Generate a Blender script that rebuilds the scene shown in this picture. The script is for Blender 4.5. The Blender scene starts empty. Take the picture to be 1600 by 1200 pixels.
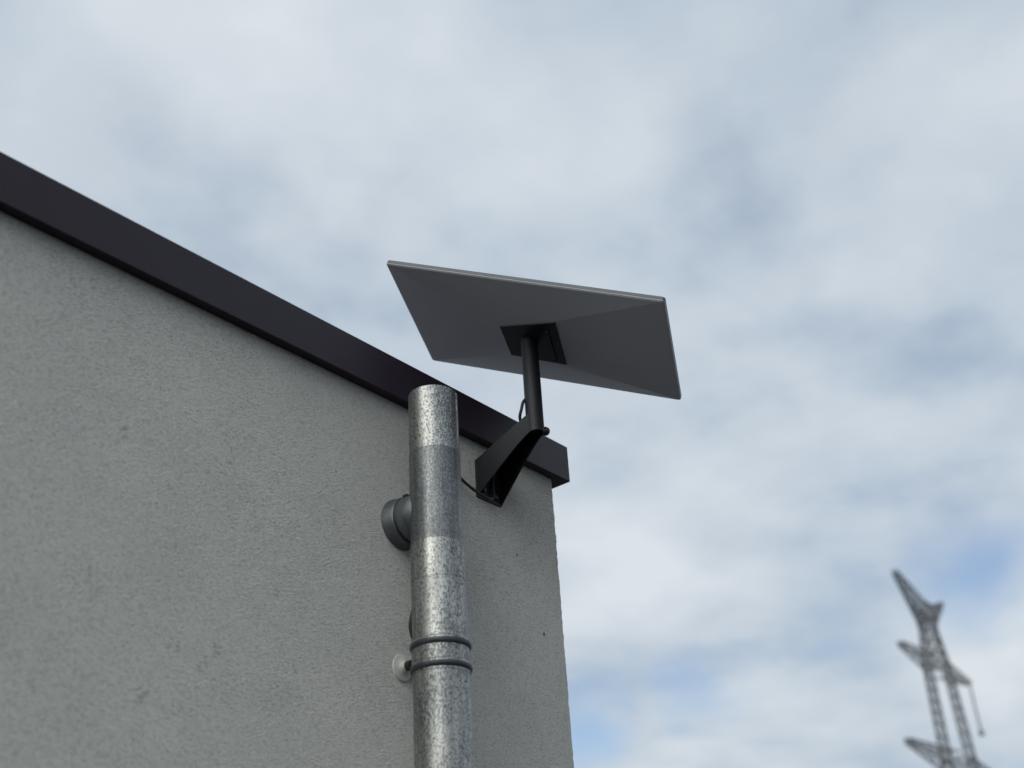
import bpy, bmesh, math, random
from mathutils import Vector, Matrix, noise
R = math.radians
random.seed(7)
S = bpy.context.scene
EYE = 1.6                                   # height of the lens above the ground

# ------------------------------------------------------------------ camera
cam_d = bpy.data.cameras.new('camera'); cam = bpy.data.objects.new('camera', cam_d)
S.collection.objects.link(cam); S.camera = cam
F_PX = 1900.0
def nrm(v): return v / v.length
_v = nrm(Vector((-205, -3250, F_PX))); _h = Vector((1800, 985, F_PX)); _h = nrm(_h); _h = nrm(_h - _v * _h.dot(_v))
_y = _v.cross(_h)
M3 = Matrix((_h, _y, _v))                   # rows: world axes seen from the camera (x right, y down, z forward)
right, up, back = M3 @ Vector((1, 0, 0)), M3 @ Vector((0, -1, 0)), M3 @ Vector((0, 0, -1))
cam.matrix_world = Matrix.Translation((0, 0, EYE)) @ Matrix((right, up, back)).transposed().to_4x4()
cam_d.sensor_width = 36; cam_d.lens = 36 * F_PX / 1600
cam_d.clip_start = 0.05; cam_d.clip_end = 5000
cam_d.dof.use_dof = True; cam_d.dof.focus_distance = 2.55; cam_d.dof.aperture_fstop = 2.7; cam_d.dof.aperture_blades = 0
S.view_settings.view_transform = 'Standard'; S.view_settings.look = 'None'
S.view_settings.exposure = 0.0; S.view_settings.gamma = 1.0

# ------------------------------------------------------------------ node helper
class N:
    def __init__(s, tree): s.t = tree; s.n = tree.nodes; s.l = tree.links
    def new(s, typ, **kw):
        n = s.n.new(typ)
        for k, v in kw.items():
            if k.startswith('_'): setattr(n, k[1:], v)
        return n
    def put(s, sock, v):
        if v is None: return
        if isinstance(v, bpy.types.NodeSocket): s.l.new(v, sock)
        else: sock.default_value = v
    def math(s, op, a, b=None, c=None, clamp=False):
        n = s.n.new('ShaderNodeMath'); n.operation = op; n.use_clamp = clamp
        s.put(n.inputs[0], a); s.put(n.inputs[1], b)
        if c is not None: s.put(n.inputs[2], c)
        return n.outputs[0]
    def vmath(s, op, a, b=None, out=0, scale=None):
        n = s.n.new('ShaderNodeVectorMath'); n.operation = op
        s.put(n.inputs[0], a); s.put(n.inputs[1], b)
        if scale is not None: s.put(n.inputs['Scale'], scale)
        return n.outputs[out]
    def noise(s, vec, scale, detail=4, rough=0.5, dist=0.0, out='Fac'):
        n = s.n.new('ShaderNodeTexNoise'); s.put(n.inputs['Vector'], vec); s.put(n.inputs['Scale'], scale)
        n.inputs['Detail'].default_value = detail; n.inputs['Roughness'].default_value = rough
        n.inputs['Distortion'].default_value = dist
        return n.outputs[out]
    def ramp(s, f, stops, interp='LINEAR'):
        n = s.n.new('ShaderNodeValToRGB'); s.put(n.inputs[0], f); cr = n.color_ramp; cr.interpolation = interp
        while len(cr.elements) < len(stops): cr.elements.new(0.5)
        for e, (p, c) in zip(cr.elements, stops):
            e.position = p; e.color = (c, c, c, 1) if isinstance(c, (int, float)) else (*c, 1)
        return n.outputs[0]
    def mr(s, v, a, b, c=0.0, d=1.0, smooth=False):
        n = s.n.new('ShaderNodeMapRange')
        if smooth: n.interpolation_type = 'SMOOTHSTEP'
        s.put(n.inputs[0], v)
        for i, q in enumerate((a, b, c, d)): s.put(n.inputs[i + 1], q)
        return n.outputs[0]
    def mix(s, f, a, b, mode='MIX'):
        n = s.n.new('ShaderNodeMix'); n.data_type = 'RGBA'; n.blend_type = mode
        s.put(n.inputs[0], f)
        s.put(n.inputs[6], a if isinstance(a, bpy.types.NodeSocket) else (*a, 1))
        s.put(n.inputs[7], b if isinstance(b, bpy.types.NodeSocket) else (*b, 1))
        return n.outputs[2]

# ------------------------------------------------------------------ sky
SUN_AZ, SUN_EL = 194.0, 34.0               # degrees from +X towards +Y, and above the horizon
sun_dir = Vector((math.cos(R(SUN_AZ)) * math.cos(R(SUN_EL)), math.sin(R(SUN_AZ)) * math.cos(R(SUN_EL)), math.sin(R(SUN_EL))))
world = bpy.data.worlds.new('World'); S.world = world; world.use_nodes = True
w = N(world.node_tree); w.n.clear()
sky = w.n.new('ShaderNodeTexSky'); sky.sky_type = 'NISHITA'; sky.sun_disc = False
sky.sun_elevation = R(SUN_EL); sky.sun_rotation = R(90 - SUN_AZ); sky.air_density = 1.0; sky.dust_density = 1.0
tc = w.n.new('ShaderNodeTexCoord'); D = tc.outputs['Generated']
sep = w.n.new('ShaderNodeSeparateXYZ'); w.l.new(D, sep.inputs[0])
zc = w.math('ADD', w.math('MAXIMUM', sep.outputs[2], 0.0), 0.16)
comb = w.n.new('ShaderNodeCombineXYZ')
w.l.new(w.math('DIVIDE', sep.outputs[0], zc), comb.inputs[0]); w.l.new(w.math('DIVIDE', sep.outputs[1], zc), comb.inputs[1])
P = comb.outputs[0]                         # the cloud deck as a plane overhead
def patch(px, py, rad, soft=1.0):           # a soft round hole or heap of cloud in one direction of the sky
    d = nrm(M3 @ Vector((px - 800, py - 600, F_PX)))
    dt = w.vmath('DISTANCE', Dw, tuple(d), out=1)
    return w.mr(dt, 0.0, rad, 1.0, 0.0, smooth=True)
warpn = w.noise(D, 5.0, 3, 0.55, out='Color')
Dw = w.vmath('ADD', D, w.vmath('SCALE', w.vmath('SUBTRACT', warpn, (0.5, 0.5, 0.5)), scale=0.16))
big = w.noise(P, 1.5, 5, 0.5, 0.15)
med = w.noise(w.vmath('ADD', P, (3.7, 1.9, 0.0)), 5.0, 5, 0.5, 0.0)
dens = w.math('ADD', w.math('MULTIPLY', big, 0.58), w.math('MULTIPLY', med, 0.42))
holes = [(1085, 270, .070, .12), (1180, 345, .065, .12), (1480, 440, .06, .10), (925, 1130, .045, .55), (1085, 1118, .048, .60),
         (1570, 868, .050, .85), (1490, 835, .060, .40), (190, 215, .10, .09), (590, 350, .08, .07), (1330, 130, .12, .05),
         (1330, 900, .09, .08), (1280, 700, .09, .05)]
heaps = [(1200, 1120, .09, .22), (1590, 960, .10, .34), (300, 60, .34, .13), (420, 300, .26, .14), (1100, 560, .30, .12), (940, 850, .20, .12), (1300, 350, .2, .08), (1450, 620, .2, .08), (1050, 1190, .08, .14),
         (980, 950, .10, .12), (1500, 180, .09, .10), (1530, 1080, .09, .10), (600, 170, .2, .08)]
blue = 0.0
for px, py, rad, k in holes: blue = w.math('ADD', w.math('MULTIPLY', patch(px, py, rad), k), blue)
lite = 0.0
for px, py, rad, k in heaps: lite = w.math('ADD', w.math('MULTIPLY', patch(px, py, rad), k), lite)
# cloud brightness
shade = w.math('ADD', w.math('SUBTRACT', dens, 0.5), w.math('SUBTRACT', w.math('MULTIPLY', lite, 0.55), -0.012))
cloud = w.ramp(w.math('ADD', shade, 0.42), [(0.24, (0.385, 0.465, 0.61)), (0.37, (0.455, 0.545, 0.645)), (0.50, (0.575, 0.645, 0.72)), (0.66, (0.71, 0.765, 0.81))])
sundot = w.vmath('DOT_PRODUCT', D, tuple(sun_dir), out=1)
glow = w.math('POWER', w.math('MAXIMUM', sundot, 0.0), 6.0)
cloudlit = w.mix(1.0, cloud, w.mix(glow, (1, 1, 1), (4.6, 4.3, 3.8)), 'MULTIPLY')
gap = w.math('ADD', blue, w.mr(dens, 0.47, 0.34, 0.0, 0.22), clamp=True)
gap = w.math('MULTIPLY', gap, w.mr(lite, 0.0, 0.25, 1.0, 0.35), clamp=True)
bgs = w.n.new('ShaderNodeBackground'); w.l.new(sky.outputs[0], bgs.inputs[0]); bgs.inputs[1].default_value = 0.13
bgc = w.n.new('ShaderNodeBackground'); w.l.new(cloudlit, bgc.inputs[0]); bgc.inputs[1].default_value = 1.0
mx = w.n.new('ShaderNodeMixShader'); w.l.new(w.math('MULTIPLY', gap, 1.7, clamp=True), mx.inputs[0]); w.l.new(bgc.outputs[0], mx.inputs[1]); w.l.new(bgs.outputs[0], mx.inputs[2])
wo = w.n.new('ShaderNodeOutputWorld'); w.l.new(mx.outputs[0], wo.inputs[0])

sun_d = bpy.data.lights.new('sun', 'SUN'); sun_d.energy = 0.75; sun_d.angle = R(45); sun_d.color = (1, 0.93, 0.82)
sun = bpy.data.objects.new('sun', sun_d); S.collection.objects.link(sun)
sun.rotation_euler = sun_dir.to_track_quat('Z', 'Y').to_euler()

# ------------------------------------------------------------------ materials
def mat(name):
    m = bpy.data.materials.new(name); m.use_nodes = True
    n = N(m.node_tree); b = m.node_tree.nodes['Principled BSDF']
    return m, n, b
def geo_pos(n):
    return n.n.new('ShaderNodeNewGeometry').outputs['Position']

def m_plain(name, col, rough=0.5, metal=0.0, mott=0.12, scale=40, bump=0.0, spec=0.5):
    m, n, b = mat(name); p = geo_pos(n)
    f = n.noise(p, scale, 5, 0.6)
    c = n.mix(n.mr(f, 0.3, 0.7), tuple(x * (1 - mott) for x in col), tuple(x * (1 + mott) for x in col))
    n.put(b.inputs['Base Color'], c); b.inputs['Metallic'].default_value = metal
    n.put(b.inputs['Roughness'], n.mr(n.noise(p, scale * .6, 4, .6), .3, .7, rough * .88, rough * 1.12))
    b.inputs['Specular IOR Level'].default_value = spec
    if bump:
        bp = n.n.new('ShaderNodeBump'); bp.inputs['Strength'].default_value = 1; bp.inputs['Distance'].default_value = bump
        n.l.new(n.noise(p, scale * 12, 3, .6), bp.inputs['Height']); n.l.new(bp.outputs[0], b.inputs['Normal'])
    return m

def m_stucco():
    m, n, b = mat('scraped_render'); p = geo_pos(n)
    warp = n.vmath('ADD', p, n.vmath('SCALE', n.vmath('SUBTRACT', n.noise(p, 120, 2, .5, out='Color'), (.5, .5, .5)), scale=.0025))
    st = n.vmath('MULTIPLY', warp, (.85, 1.0, 1.9))
    g1 = n.noise(st, 235, 4, .75)                 # grains of about 4 mm
    g2 = n.noise(st, 600, 2, .6)
    g0 = n.noise(p, 55, 3, .6)
    vor = n.n.new('ShaderNodeTexVoronoi'); n.l.new(st, vor.inputs['Vector']); vor.inputs['Scale'].default_value = 330
    h = n.math('ADD', n.math('ADD', n.math('MULTIPLY', g1, 1.0), n.math('MULTIPLY', g2, .35)),
               n.math('ADD', n.math('MULTIPLY', g0, .22), n.math('MULTIPLY', vor.outputs['Distance'], -.35)))
    big = n.noise(p, 2.6, 4, .6); mid = n.noise(p, 11, 5, .65)
    c = n.mix(n.mr(big, .35, .65), (.635, .63, .595), (.70, .69, .645))
    c = n.mix(n.math('MULTIPLY', n.mr(mid, .48, .75), .35), c, (.56, .555, .52))
    # hollows darkened in colour for the shade between grains, plus grime in scattered smudges
    smud = n.mr(n.noise(p, 5.5, 5, .7, .4), .56, .74)
    pit = n.mr(n.math('ADD', n.math('MULTIPLY', g1, .7), n.math('MULTIPLY', g2, .3)), .50, .36)
    c = n.mix(n.math('MULTIPLY', pit, n.math('ADD', n.math('MULTIPLY', smud, .45), .70)), c, (.165, .165, .155))
    # a few dark specks and scuffs where something has hit the render
    for (x, z, r0, k) in SPECKS:
        d = n.vmath('DISTANCE', n.vmath('ADD', n.vmath('MULTIPLY', p, (1, 0, 1)), n.vmath('SCALE', n.vmath('SUBTRACT', n.noise(p, 90, 3, .6, out='Color'), (.5, .5, .5)), scale=r0 * 1.3)), (x, 0, z), out=1)
        c = n.mix(n.math('MULTIPLY', n.mr(d, r0, r0 * .3), n.math('MULTIPLY', n.mr(g1, .56, .42, .9 if r0 < .008 else -.9, 1.0), k), clamp=True), c, (.045, .045, .04))
    n.put(b.inputs['Base Color'], c); b.inputs['Roughness'].default_value = .93; b.inputs['Specular IOR Level'].default_value = .25
    dsp = n.n.new('ShaderNodeDisplacement'); n.l.new(h, dsp.inputs['Height']); dsp.inputs['Midlevel'].default_value = .62; dsp.inputs['Scale'].default_value = .0165
    n.l.new(dsp.outputs[0], n.n['Material Output'].inputs['Displacement'])
    m.displacement_method = 'BUMP'
    return m

def m_zinc(name, crackle, seed):
    m, n, b = mat(name); p = geo_pos(n)
    q = n.vmath('ADD', n.vmath('MULTIPLY', p, (1, 1, .55)), (seed, 0, 0))
    wv = n.vmath('ADD', q, n.vmath('SCALE', n.vmath('SUBTRACT', n.noise(q, 160, 3, .6, out='Color'), (.5, .5, .5)), scale=.006))
    f = n.noise(wv, 390, 3, .62, 0.3)
    vo = n.n.new('ShaderNodeTexVoronoi'); vo.feature = 'DISTANCE_TO_EDGE'; n.l.new(wv, vo.inputs['Vector']); vo.inputs['Scale'].default_value = 210
    streak = n.noise(n.vmath('MULTIPLY', p, (95, 95, 7)), 1.0, 4, .6)
    cov = n.noise(q, 14, 4, .6)
    thr = n.math('ADD', n.math('MULTIPLY', n.math('SUBTRACT', cov, .5), -.30), .53 - .05 * crackle)
    msk = n.mr(n.math('SUBTRACT', n.math('ADD', f, n.math('MULTIPLY', n.mr(vo.outputs['Distance'], 0, .12), -.09)), thr), -.10, -.02)
    msk = n.math('MULTIPLY', msk, crackle, clamp=True)
    base = n.mix(n.mr(streak, .3, .7), (.080, .090, .098), (.135, .145, .150))
    base = n.mix(n.math('MULTIPLY', n.mr(n.noise(q, 45, 4, .7), .5, .75), .5), base, (.17, .15, .14))
    c = n.mix(msk, base, n.mix(n.mr(streak, .35, .65), (.25, .25, .235), (.42, .415, .385)))
    n.put(b.inputs['Base Color'], c)
    n.put(b.inputs['Metallic'], n.mr(msk, 0, 1, .78, .80))
    n.put(b.inputs['Roughness'], n.mr(msk, 0, 1, .46, .40))
    bp = n.n.new('ShaderNodeBump'); bp.inputs['Strength'].default_value = .35; bp.inputs['Distance'].default_value = .0005
    n.l.new(n.math('ADD', n.noise(q, 22, 3, .5), n.math('MULTIPLY', msk, .15)), bp.inputs['Height']); n.l.new(bp.outputs[0], b.inputs['Normal'])
    return m

YW = 1.508; XC = 2.033                       # front face of the house wall, and its right-hand corner
def on_wall(px, py):
    r = M3 @ Vector((px - 800, py - 600, F_PX)); r = r * (YW / r.y); return r.x, r.z + EYE
SPECKS = [(*on_wall(px, py), r0, k) for px, py, r0, k in
          [(850, 991, .0058, 1.0), (808, 867, .0050, 1.0), (272, 1010, .022, .42), (342, 1016, .017, .36), (316, 1040, .017, .40),
           (222, 1088, .017, .5), (196, 672, .018, .28), (432, 925, .012, .4), (200, 900, .010, .35), (360, 1058, .02, .25), (250, 655, .012, .25)]]
MAT = dict(
    stucco=m_stucco(),
    zincA=m_zinc('weathered_zinc', 1.0, 0.0), zincB=m_zinc('dull_zinc', .46, 3.1), zincC=m_zinc('bright_weathered_zinc', 1.15, 7.7),
    zincD=m_zinc('grey_zinc_fitting', .12, 11.3),
    beadshade=m_plain('zinc_bead_shade', (.055, .06, .066), .5, .6, .25, 120),
    coping=m_plain('anthracite_sheet_metal', (.0155, .0092, .0160), .40, 0, .10, 9, 0.0, .30),
    roof=m_plain('roof_membrane', (.08, .08, .085), .9, 0, .2, 3),
    plastic=m_plain('pale_dish_plastic', (.43, .43, .455), .34, 0, .03, 6, 0.0, .5),
    front=m_plain('dish_face_plastic', (.095, .10, .105), .5, 0, .03, 6),
    rimglint=m_plain('dish_rim_glint', (.50, .50, .50), .3, 0, .03, 6),
    black=m_plain('black_plastic', (.010, .010, .012), .42, 0, .15, 30, .00003),
    steel=m_plain('black_painted_steel', (.0085, .0085, .0105), .48, 0, .12, 25, .00004, .30),
    rubber=m_plain('black_rubber', (.010, .010, .011), .6, 0, .2, 40),
    rosette=m_plain('aged_white_plastic', (.50, .50, .45), .5, 0, .12, 60),
    pylon=m_plain('galvanised_lattice_steel', (.18, .19, .195), .7, 0, .25, .8),
    glass=m_plain('insulator_glass', (.16, .20, .19), .3, 0, .2, 2),
    wire=m_plain('aluminium_wire', (.2, .2, .2), .5, .5, .1, 2),
    ground=m_plain('dark_gravel', (.060, .057, .057), .95, 0, .5, 2.5, .01),
)

# ------------------------------------------------------------------ object helpers
col = S.collection
def mesh_obj(name, bm, m, parent=None, smooth=False, bevel=0.0, angle=35):
    if parent is not None: bmesh.ops.translate(bm, verts=bm.verts, vec=-parent.matrix_world_base)
    bmesh.ops.recalc_face_normals(bm, faces=bm.faces)
    me = bpy.data.meshes.new(name); bm.to_mesh(me); bm.free(); me.materials.append(m)
    o = bpy.data.objects.new(name, me); col.objects.link(o)
    if parent is not None: o.parent = parent.empty
    if smooth: me.shade_smooth()
    if bevel:
        b = o.modifiers.new('bevel', 'BEVEL'); b.width = bevel; b.segments = 3; b.limit_method = 'ANGLE'; b.angle_limit = R(angle)
        b.harden_normals = False
        me.shade_smooth()
        wn = o.modifiers.new('wn', 'WEIGHTED_NORMAL'); wn.keep_sharp = True
    return o
class Thing:
    def __init__(s, name, label, cat, base, group=None):
        o = bpy.data.objects.new(name, None); col.objects.link(o); o.location = base
        o.empty_display_size = .1
        o['label'] = label; o['category'] = cat
        if group: o['group'] = group
        s.empty = o; s.matrix_world_base = Vector(base)
class Sub:                                   # lets a part carry sub-parts (part origin = the thing's base)
    def __init__(s, part, thing): s.empty = part; s.matrix_world_base = thing.matrix_world_base

def lathe(bm, prof, origin, axis=(0, 0, 1), seg=96, cap0=True, cap1=True):
    ax = Vector(axis).normalized(); o = Vector(origin)
    t = Vector((1, 0, 0)) if abs(ax.x) < .9 else Vector((0, 1, 0))
    u = ax.cross(t).normalized(); v = ax.cross(u)
    rings = []
    for r, h in prof:
        rings.append([bm.verts.new(o + ax * h + (u * math.cos(2 * math.pi * k / seg) + v * math.sin(2 * math.pi * k / seg)) * r) for k in range(seg)])
    for a, b in zip(rings, rings[1:]):
        for k in range(seg): bm.faces.new((a[k], a[(k + 1) % seg], b[(k + 1) % seg], b[k]))
    if cap0: bm.faces.new(rings[0][::-1])
    if cap1: bm.faces.new(rings[-1])
    return rings
def tube(bm, pts, r, seg=12, sub=6):
    pts = [Vector(p) for p in pts]
    path = []
    n = len(pts)
    for i in range(n - 1):                   # Catmull-Rom
        p0, p1, p2, p3 = pts[max(i - 1, 0)], pts[i], pts[i + 1], pts[min(i + 2, n - 1)]
        for k in range(sub):
            t = k / sub
            path.append(.5 * ((2 * p1) + (p2 - p0) * t + (2 * p0 - 5 * p1 + 4 * p2 - p3) * t * t + (3 * p1 - p0 - 3 * p2 + p3) * t ** 3))
    path.append(pts[-1])
    prev = None; nv = Vector((0.3, 0.5, 0.8))
    for i, p in enumerate(path):
        d = (path[min(i + 1, len(path) - 1)] - path[max(i - 1, 0)]).normalized()
        u = (nv - d * nv.dot(d)).normalized(); nv = u; v = d.cross(u)
        ring = [bm.verts.new(p + (u * math.cos(2 * math.pi * k / seg) + v * math.sin(2 * math.pi * k / seg)) * r) for k in range(seg)]
        if prev:
            for k in range(seg): bm.faces.new((prev[k], prev[(k + 1) % seg], ring[(k + 1) % seg], ring[k]))
        else: bm.faces.new(ring[::-1])
        prev = ring
    bm.faces.new(prev)
def prism(bm, ring0, ring1):
    a = [bm.verts.new(p) for p in ring0]; b = [bm.verts.new(p) for p in ring1]; n = len(a)
    for k in range(n): bm.faces.new((a[k], a[(k + 1) % n], b[(k + 1) % n], b[k]))
    bm.faces.new(a[::-1]); bm.faces.new(b)
def box(bm, lo, hi):
    x0, y0, z0 = lo; x1, y1, z1 = hi
    prism(bm, [Vector(p) for p in ((x0, y0, z0), (x1, y0, z0), (x1, y1, z0), (x0, y1, z0))],
          [Vector(p) for p in ((x0, y0, z1), (x1, y0, z1), (x1, y1, z1), (x0, y1, z1))])
def bar(bm, a, b, t):                        # square steel member
    a, b = Vector(a), Vector(b); d = (b - a).normalized()
    q = Vector((0, 0, 1)) if abs(d.z) < .9 else Vector((1, 0, 0))
    u = d.cross(q).normalized() * t / 2; v = d.cross(u).normalized() * t / 2
    prism(bm, [a + u + v, a - u + v, a - u - v, a + u - v], [b + u + v, b - u + v, b - u - v, b + u - v])

# ------------------------------------------------------------------ ground
bm = bmesh.new()
rs = [0, 3, 8, 25, 80, 300, 1200, 4000]
c0 = bm.verts.new((0, 0, 0)); prev = None
for r in rs[1:]:
    ring = [bm.verts.new((r * math.cos(2 * math.pi * k / 64), r * math.sin(2 * math.pi * k / 64), 0)) for k in range(64)]
    for k in range(64):
        if prev: bm.faces.new((prev[k], prev[(k + 1) % 64], ring[(k + 1) % 64], ring[k]))
        else: bm.faces.new((c0, ring[k], ring[(k + 1) % 64]))
    prev = ring
g = mesh_obj('ground', bm, MAT['ground']); g['kind'] = 'structure'

# ------------------------------------------------------------------ house
ZB, ZT = EYE + 1.2155, EYE + 1.3060
X0, Y1 = -4.4, 6.2
house = Thing('rendered_building', 'grey rough-rendered building with a dark metal roof edge, filling the lower left', 'building', ((X0 + XC) / 2, (YW + Y1) / 2, 0))
# wall: one closed skin; the part near the lens is a fine grid so the coarse render has real relief
def skin():
    bm = bmesh.new()
    ra = .004                                # rounded arris
    prof = []                                # (x, y) walked along the front, round the corner, along the side
    prof.append((X0, YW)); prof.append((-1, YW)); prof.append((1.0, YW)); prof.append((XC - .06, YW))
    x = XC - .04
    while x < XC - ra - .0008: prof.append((x, YW)); x += .002
    for k in range(5): a = R(-90 + 90 * k / 4); prof.append((XC - ra + ra * math.cos(a), YW + ra + ra * math.sin(a)))
    y = YW + ra + .002
    while y < YW + .04: prof.append((XC, y)); y += .002
    prof += [(XC, YW + .3), (XC, 3.0), (XC, Y1), (X0, Y1)]
    zs = [0, .8, 1.5, 1.85]
    z = 1.93
    while z < ZB + .02: zs.append(z); z += .0019
    rows = []
    for z in zs: rows.append([bm.verts.new((px, py, z)) for px, py in prof])
    n = len(prof)
    for a, b in zip(rows, rows[1:]):
        for k in range(n): bm.faces.new((a[k], a[(k + 1) % n], b[(k + 1) % n], b[k]))
    bm.faces.new(rows[-1])
    for v in bm.verts:                       # the coarse grains stand proud along the arris
        if v.co.x > XC - .039 and v.co.y < YW + .039 and v.co.z > 1.9:
            f = min(1, (v.co.x - XC + .039) / .02, (YW + .039 - v.co.y) / .02)
            q = v.co * 230
            d = (noise.noise(q) * .0012 + noise.noise(q * .38) * .0014) * f
            v.co += Vector((1, -1, 0)).normalized() * d
    return bm
mesh_obj('wall', skin(), MAT['stucco'], house, smooth=True)
# roof coping: a folded sheet metal cap running round the top of the walls
bm = bmesh.new()
OV = .0215
def ring_at(off, z): return [Vector((X0 - off, YW - off, z)), Vector((XC + off + .0195, YW - off, z)), Vector((XC + off + .0195, Y1 + off, z)), Vector((X0 - off, Y1 + off, z))]
prof = [(-.03, ZB), (OV - .0, ZB), (OV, ZT), (-.28, ZT - .012), (-.28, ZB + .035), (-.03, ZB + .035)]
rings = [[bm.verts.new(p) for p in ring_at(o, z)] for o, z in prof]
for i in range(len(prof)):
    a, b = rings[i], rings[(i + 1) % len(prof)]
    for k in range(4): bm.faces.new((a[k], a[(k + 1) % 4], b[(k + 1) % 4], b[k]))
mesh_obj('coping', bm, MAT['coping'], house, bevel=.0016)
bm = bmesh.new(); box(bm, (X0 + .15, YW + .15, ZB + .022), (XC - .15, Y1 - .15, ZB + .03)); mesh_obj('roof', bm, MAT['roof'], house)

# ------------------------------------------------------------------ downpipe
PX, PY = 1.5367, 1.4166
pipe = Thing('downpipe', 'weathered galvanised metal downpipe standing clear of the rendered wall', 'downpipe', (PX, PY, 0))
TILT = (-.0046, .0042)                       # leans a touch
def zpx(py):                                 # height on the camera side of the pipe for a photo row
    d = nrm(Vector((PX, PY, 0))) * .05; best = None
    lo, hi = -1.0, 3.0
    for _ in range(40):
        m = (lo + hi) / 2; c = M3.transposed() @ Vector((PX - d.x, PY - d.y, m)); yy = 600 + F_PX * c.y / c.z
        if yy > py: lo = m
        else: hi = m
    return m + EYE
AX = Vector((TILT[0], TILT[1], 1)).normalized()
Ztop = zpx(600)
P0 = Vector((PX, PY, Ztop))                  # axis point at the top
def plathe(name, prof, m, parent=pipe, cap0=True, cap1=True, seg=128):
    bm = bmesh.new()
    lathe(bm, [(r, z - Ztop) for r, z in prof], P0, AX, seg, cap0, cap1)
    o = mesh_obj(name, bm, m, parent, smooth=False)
    o.data.shade_smooth(); es = o.modifiers.new('e', 'EDGE_SPLIT'); es.split_angle = R(38)
    return o
zw = zpx(897)
z1, z2, z3, z4, z5 = zpx(694), zpx(838), zpx(996), zpx(1031), zpx(1043)
plathe('pipe_section', [(.0484, z1 - .05), (.0484, Ztop - .002), (.0478, Ztop), (.0440, Ztop), (.0440, Ztop - .004), (.0, Ztop - .0045)], MAT['zincA'], cap1=False)
plathe('pipe_section', [(.0493, z2 - .04), (.0493, z1 - .0012), (.0488, z1), (.0480, z1)], MAT['zincB'])
plathe('pipe_section', [(.0500, z5 - .02), (.0500, zw - .0016), (.0494, zw - .0008), (.0494, zw), (.0500, zw + .0006), (.0500, z2 - .0014), (.0495, z2), (.049, z2)], MAT['zincC'])
bead = lambda zc, r, rr, h: [(r, zc - h), (r + rr * .35, zc - h * .85), (r + rr * .85, zc - h * .45), (r + rr, zc), (r + rr * .85, zc + h * .45), (r + rr * .35, zc + h * .85), (r, zc + h)]
plathe('sleeve', [(.0500, z5)] + [(.0512, z5), (.0512, z4 - .0082)] + bead(z4 - .001, .0512, .0032, .007) + [(.0512, z3 - .0075)] + bead(z3, .0512, .0030, .0068) + [(.0512, z3 + .0095), (.0508, z3 + .0102), (.0495, z3 + .0102)], MAT['zincC'])
for zz in (z3, z4 - .001): plathe('bead', bead(zz - .0022, .0516, .0034, .0066), MAT['beadshade'])  # dark rings low on each bead paint the shade of its underside
plathe('pipe_section', [(.0503, .03), (.0503, z5 + .004)], MAT['zincA'])
# lap seam: a narrow raised strip down the right-hand flank
vd = nrm(Vector((PX, PY, 0))); rt = vd.cross(Vector((0, 0, 1)))
ang = (-vd * math.cos(R(72)) + rt * math.sin(R(72)))
bm = bmesh.new(); t = ang.cross(Vector((0, 0, 1)))
pa = Vector((PX, PY, 0)) + ang * .0483
q = [pa - t * .003, pa + t * .003, pa + t * .003 + ang * .0012, pa - t * .003 + ang * .0012]
prism(bm, [v + Vector((0, 0, z1 + .001)) for v in q], [v + Vector((0, 0, Ztop - .003)) for v in q])
mesh_obj('seam', bm, MAT['zincA'], pipe)
# side outlet: a short stub into the wall with a rubber ring and a cover collar
bm = bmesh.new(); OZ = EYE + .952
def ylathe(name, prof, m, cx, cz, parent=pipe):
    bm = bmesh.new(); lathe(bm, [(r, YW - y) for r, y in prof], (cx, YW + .0, cz), (0, -1, 0), 96) if False else lathe(bm, prof, (cx, YW, cz), (0, -1, 0), 96)
    o = mesh_obj(name, bm, m, parent); o.data.shade_smooth(); es = o.modifiers.new('e', 'EDGE_SPLIT'); es.split_angle = R(38); return o
OX = PX - .002
ylathe('outlet_stub', [(.0445, .028), (.0445, .066), (.030, .085)], MAT['zincD'], OX, OZ)
ylathe('wall_collar', [(.0505, -.01), (.0505, .004), (.0485, .007), (.0475, .024), (.046, .0262), (.040, .0262)], MAT['zincD'], OX, OZ)
ylathe('rubber_ring', [(.043, .024), (.0452, .0262), (.0458, .0285), (.0445, .031), (.043, .032)], MAT['rubber'], OX, OZ)
bm = bmesh.new(); box(bm, (OX - .016, YW - .034, OZ + .042), (OX - .002, YW - .023, OZ + .050)); mesh_obj('clip', bm, MAT['rubber'], pipe, bevel=.001)
# bracket: threaded rod, nut and white cover rosette
BZ = EYE + .673; BX = PX + .0
br = ylathe('wall_bracket', [(.0052, -.01), (.0058, .013), (.0088, .014), (.0088, .026), (.0058, .027), (.0058, .05)], MAT['rubber'], BX, BZ)
sb = Sub(br, pipe)
ylathe('rosette', [(.0245, -.004), (.0245, .0015), (.0238, .0028), (.0205, .0036), (.0150, .0046), (.0110, .0075), (.0088, .0120), (.0080, .0150), (.0055, .0155)], MAT['rosette'], BX, BZ, sb)

# ------------------------------------------------------------------ wall mount + dish
MXX, MYY = 1.8026, 1.3700                    # mast axis
mount = Thing('dish_mount', 'black steel wall arm with a round upright mast under the flat dish', 'mount', (MXX, YW, EYE + 1.13))
Z = lambda z: EYE + z
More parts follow.
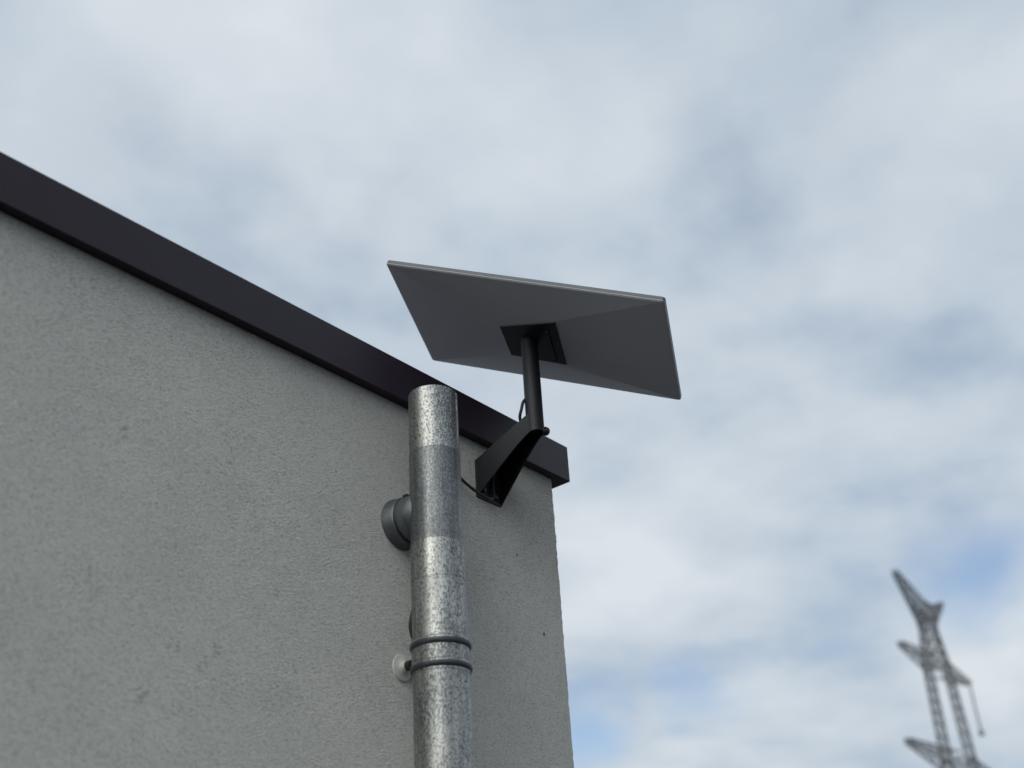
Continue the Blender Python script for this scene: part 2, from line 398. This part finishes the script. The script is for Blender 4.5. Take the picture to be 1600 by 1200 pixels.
# arm: a U-shaped channel open underneath, from the wall plate out to the elbow under the mast
hw = .0395                                   # half width of the channel at the wall
TH = .0035
def section(y, ztop, zbot, hw_, nose=0): return [Vector((MXX - hw_, y, zbot)), Vector((MXX - hw_, y, ztop)), Vector((MXX + hw_, y, ztop)), Vector((MXX + hw_, y, zbot))]
def arm():
    bm = bmesh.new()
    # side outline in the (outward, height) plane; s = 0 on the wall
    # outer skin sweeps along sections with a rounded nose at the mast
    N_ = 22; secs = []
    for i in range(N_ + 1):
        f = i / N_
        y = YW - .002 - f * (YW - .002 - MYY)
        top = 1.171 + (1.240 - 1.171) * f
        bot = 1.086 + (1.196 - 1.086) * (1.09 * f - .09 * f ** 5 if f < 1 else 1)
        hw_ = hw + (.0186 - hw) * f
        secs.append((y, top, bot, hw_))
    rings = []
    for y, top, bot, h_ in secs:
        rings.append([Vector((MXX - h_, y, Z(bot))), Vector((MXX - h_, y, Z(top))), Vector((MXX + h_, y, Z(top))), Vector((MXX + h_, y, Z(bot)))])
    # rounded nose about the mast axis
    y, top, bot, h_ = secs[-1]
    nose = []
    for k in range(1, 10):
        a = math.pi * k / 20
        nose.append((MYY - h_ * math.sin(a), top, bot + .002 * math.sin(a), h_ * math.cos(a) if k < 10 else 0))
    for y2, t2, b2, h2 in nose: rings.append([Vector((MXX - h2, y2, Z(b2))), Vector((MXX - h2, y2, Z(t2))), Vector((MXX + h2, y2, Z(t2))), Vector((MXX + h2, y2, Z(b2)))])
    V_ = [[bm.verts.new(p) for p in r] for r in rings]
    for a, b in zip(V_, V_[1:]):
        for k in range(3): bm.faces.new((a[k], a[k + 1], b[k + 1], b[k]))
    bm.faces.new(V_[-1])
    return bm
o = mesh_obj('arm', arm(), MAT['steel'], mount)
o.data.shade_smooth(); so = o.modifiers.new('s', 'SOLIDIFY'); so.thickness = TH; so.offset = -1
es = o.modifiers.new('e', 'EDGE_SPLIT'); es.split_angle = R(28)
bm = bmesh.new(); box(bm, (MXX - .0405, YW - .003, Z(1.084)), (MXX + .040, YW + .004, Z(1.172))); mesh_obj('wall_plate', bm, MAT['steel'], mount, bevel=.002)
for dx, dz in ((-.02, 1.105), (.018, 1.10), (0, 1.15)):
    bm = bmesh.new(); lathe(bm, [(.006, 0), (.006, .004), (.0045, .0055), (.002, .0058)], (MXX + dx, YW - .004, Z(dz)), (0, -1, 0), 6); mesh_obj('bolt', bm, MAT['black'], mount)
bm = bmesh.new(); lathe(bm, [(.0189, Z(1.208)), (.0188, Z(1.300)), (.0184, Z(1.430))], (MXX, MYY, 0), (0, 0, 1), 64)
o = mesh_obj('mast', bm, MAT['steel'], mount, smooth=True); es = o.modifiers.new('e', 'EDGE_SPLIT'); es.split_angle = R(38)
bm = bmesh.new(); lathe(bm, [(.004, 0), (.004, .006), (.0085, .006), (.0095, .009), (.0095, .015), (.008, .018), (.003, .0185)], (MXX + .018, MYY - .002, Z(1.212)), (1, -.1, 0), 32)
mesh_obj('knob', bm, MAT['black'], mount, smooth=True)

# dish
DC = Vector((1.81927, 1.35861, 1.44970 + EYE))
DR = Matrix(((0.44228731, 0.87661237, 0.18955918), (-0.8287608, 0.48025765, -0.28724228), (-0.34283738, -0.0300556, 0.93891384)))
def dl(x, y, z): return DC + DR @ Vector((x, y, z))
dish = Thing('satellite_dish', 'flat rectangular pale grey satellite internet dish tilted on the mast', 'satellite dish', tuple(dl(0, 0, -.035)))
L2, W2 = .3078, .1985
def rrect(l, w_, r, n=6):
    out = []
    for sx, sy, a0 in ((1, 1, 0), (-1, 1, 90), (-1, -1, 180), (1, -1, 270)):
        for k in range(n + 1):
            a = R(a0 + 90 * k / n); out.append((sx * (l - r) + r * math.cos(a), sy * (w_ - r) + r * math.sin(a)))
    return out
def loft(bm, layers, cap0=True, cap1=True):
    V_ = [[bm.verts.new(dl(*p)) for p in lay] for lay in layers]; n = len(V_[0])
    for a, b in zip(V_, V_[1:]):
        for k in range(n): bm.faces.new((a[k], a[(k + 1) % n], b[(k + 1) % n], b[k]))
    if cap0: bm.faces.new(V_[0][::-1])
    if cap1: bm.faces.new(V_[-1])
RC = .006
bm = bmesh.new()
loft(bm, [[(x, y, .0005) for x, y in rrect(L2 - .0006, W2 - .0006, RC)], [(x, y, .0014) for x, y in rrect(L2, W2, RC)], [(x, y, .0085) for x, y in rrect(L2, W2, RC)],
          [(x, y, .0100) for x, y in rrect(L2 - .0015, W2 - .0015, RC)]])
o = mesh_obj('front_plate', bm, MAT['front'], dish); o.data.shade_smooth(); es = o.modifiers.new('e', 'EDGE_SPLIT'); es.split_angle = R(50)
bm = bmesh.new()
loft(bm, [[(x, y, .0010) for x, y in rrect(L2 + .0003, W2 + .0002, RC)], [(x, y, -.0003) for x, y in rrect(L2 - .0002, W2 - .0002, RC)]])
o = mesh_obj('rim_glint_strip', bm, MAT['rimglint'], dish)  # pale strip paints the thin highlight along the lower rim edge
# back shell: four facets rising to the socket
FR = [(.064, .074, -.0245), (-.068, .064, -.0265), (-.070, -.052, -.0265), (.066, -.096, -.022)]
bm = bmesh.new()
rim = rrect(L2 - .0012, W2 - .0012, RC)
rim_v = [bm.verts.new(dl(x, y, -.0004)) for x, y in rim]; n6 = 7
rim2 = [bm.verts.new(dl(x * .994, y * .991, -.0022)) for x, y in rim]
fr_v = [bm.verts.new(dl(*p)) for p in FR]
for k in range(28): bm.faces.new((rim_v[k], rim_v[(k + 1) % 28], rim2[(k + 1) % 28], rim2[k]))
for c in range(4):
    for k in range(6): bm.faces.new((rim2[c * 7 + k], rim2[c * 7 + k + 1], fr_v[c]))
    bm.faces.new((rim2[c * 7 + 6], rim2[((c + 1) * 7) % 28], fr_v[(c + 1) % 4], fr_v[c]))
bm.faces.new(fr_v[::-1])
mesh_obj('back_shell', bm, MAT['plastic'], dish, bevel=.004, angle=3)
# socket housing (black) over the middle of the back
def scl(p, s, dz): cxm, cym = .0, -.012; return (cxm + (p[0] - cxm) * s, cym + (p[1] - cym) * s, p[2] + dz)
bm = bmesh.new()
loft(bm, [[scl(p, 1.00, .010) for p in FR], [scl(p, 1.0, -.0010) for p in FR], [scl(p, .97, -.0035) for p in FR]])
sock = mesh_obj('socket_housing', bm, MAT['black'], dish, bevel=.002, angle=20)
ss = Sub(sock, dish)
bm = bmesh.new()
loft(bm, [[(.040, -.060, -.0235), (.045, -.060, -.0235), (.045, .062, -.0235), (.040, .062, -.0235)], [(.041, -.059, -.0300), (.044, -.059, -.0300), (.044, .061, -.0300), (.041, .061, -.0300)]])
mesh_obj('rib', bm, MAT['black'], ss)
# cable: out of the mast, into the arm, along the wall and down behind the pipe
bm = bmesh.new()
tube(bm, [(MXX - .010, MYY + .012, Z(1.282)), (MXX - .0185, MYY + .014, Z(1.270)), (MXX - .0225, MYY + .016, Z(1.254)), (MXX - .020, MYY + .024, Z(1.236)), (MXX - .006, MYY + .030, Z(1.215)),
          (MXX, YW - .075, Z(1.196)), (MXX + .004, YW - .035, Z(1.172)), (MXX + .006, YW - .012, Z(1.140)), (MXX + .002, YW - .012, Z(1.098)), (MXX - .012, YW - .018, Z(1.082)), (MXX - .034, YW - .020, Z(1.079)), (MXX - .060, YW - .014, Z(1.088)), (MXX - .088, YW - .010, Z(1.100)),
          (PX + .140, YW - .012, Z(1.112)), (PX + .090, YW - .012, Z(1.10)), (PX + .075, YW - .012, Z(1.03)), (PX + .085, YW - .009, Z(.93)), (PX + .045, YW - .009, Z(.84)), (PX + .0175, YW - .010, Z(.775)), (PX + .0165, YW - .010, Z(.735)), (PX + .060, YW - .009, Z(.66)), (PX + .075, YW - .008, Z(.4)),
          (PX + .07, YW - .008, .3), (PX + .07, YW - .008, .02)], .0033, 12, 8)
cb = mesh_obj('antenna_cable', bm, MAT['rubber'], None, smooth=True)
cb['label'] = 'thin black cable looping from the arm to behind the downpipe'; cb['category'] = 'cable'

# ------------------------------------------------------------------ pylon
AXIS = Vector((84.7265, 30.3549, 0)); aD = Vector((.99882, .0485, 0)); bD = Vector((-.0485, .99882, 0))
pyl = Thing('lattice_pylon', 'tall grey lattice steel electricity pylon far off at the lower right, out of focus', 'pylon', tuple(AXIS))
def pp(s, b, z): return AXIS + aD * s + bD * b + Vector((0, 0, z + EYE))
def hwid(z):                                 # half width of the tower body at a height above the lens
    pts = [(-1.6, 2.6), (12, 1.25), (18, .82), (24.6, .66), (27.2, .44), (29.0, .50)]
    for (za, wa), (zb_, wb) in zip(pts, pts[1:]):
        if z <= zb_: return wa + (wb - wa) * (z - za) / (zb_ - za)
    return pts[-1][1]
RS = 1.3                                     # the tower is a little wider along its arms than across them
bm = bmesh.new()
lv = [-1.6, 2.5, 6, 9.2, 12, 14, 15.6, 16.9, 17.9, 18.8, 19.7, 20.6, 21.4, 22.2, 23.0, 23.8, 24.6, 25.5, 26.4, 27.2, 28.1, 29.0]
for za, zb_ in zip(lv, lv[1:]):
    A_, B_ = hwid(za), hwid(zb_)
    ca = [(-A_ * RS, -A_), (A_ * RS, -A_), (A_ * RS, A_), (-A_ * RS, A_)]; cb_ = [(-B_ * RS, -B_), (B_ * RS, -B_), (B_ * RS, B_), (-B_ * RS, B_)]
    for k in range(4):
        k2 = (k + 1) % 4
        bar(bm, pp(*ca[k], za), pp(*cb_[k], zb_), .14)
        if k % 2 == 0 or zb_ > 24.7:
            bar(bm, pp(*ca[k], za), pp(*cb_[k2], zb_), .075); bar(bm, pp(*ca[k2], za), pp(*cb_[k], zb_), .075)
            bar(bm, pp(*cb_[k], zb_), pp(*cb_[k2], zb_), .10)
        elif zb_ in (12, 17.9, 24.6): bar(bm, pp(*cb_[k], zb_), pp(*cb_[k2], zb_), .10)
mesh_obj('tower_body', bm, MAT['pylon'], pyl)
def arm_l(sgn, tip_s, tip_z, zlo, zhi, n=6, t=.14, name='cross_arm', bw=.7):
    bm = bmesh.new(); wl, wh = hwid(zlo), hwid(zhi)
    tipv = (sgn * tip_s, 0, tip_z)
    def lerp(a, b, f): return tuple(a[i] + (b[i] - a[i]) * f for i in range(3))
    roots = [(sgn * wl * RS, -wl * bw, zlo), (sgn * wl * RS, wl * bw, zlo), (sgn * wh * RS, wh * bw, zhi), (sgn * wh * RS, -wh * bw, zhi)]
    tips = [(sgn * tip_s, -.16, tip_z - .12), (sgn * tip_s, .16, tip_z - .12), (sgn * tip_s, .16, tip_z + .12), (sgn * tip_s, -.16, tip_z + .12)]
    for k in range(4): bar(bm, pp(*roots[k]), pp(*tips[k]), t * 1.2)
    for i in range(n):
        fa, fb = i / n, (i + 1) / n
        for k in range(4):
            k2 = (k + 1) % 4
            bar(bm, pp(*lerp(roots[k], tips[k], fa)), pp(*lerp(roots[k2], tips[k2], fb)), t * .7)
            bar(bm, pp(*lerp(roots[k2], tips[k2], fa)), pp(*lerp(roots[k], tips[k], fb)), t * .6)
            bar(bm, pp(*lerp(roots[k], tips[k], fb)), pp(*lerp(roots[k2], tips[k2], fb)), t * .6)
    return mesh_obj(name, bm, MAT['pylon'], pyl)
for s in (-1, 1):
    arm_l(s, 4.6, 30.33, 27.4, 29.0, 5, .065, 'earth_wire_peak', .9)
    a1 = arm_l(s, 6.8, 24.62, 23.9, 25.1, 4, .055)
    a2 = arm_l(s, 9.5, 17.75, 16.9, 18.3, 5, .06)
    for a_, ts, tz in ((a1, 6.8, 24.5), (a2, 9.5, 17.6)):
        if s < 0: continue
        bm = bmesh.new(); prof = [(.03, 0)]
        for k in range(20): h = -.25 - k * .15; prof += [(.04, h), (.10, h - .03), (.11, h - .07), (.04, h - .09)]
        prof += [(.2, -3.45), (.2, -3.7), (.06, -3.75)]
        lathe(bm, prof, pp(s * ts, 0, tz), (0, 0, 1), 12)
        mesh_obj('insulator', bm, MAT['glass'], Sub(a_, pyl))
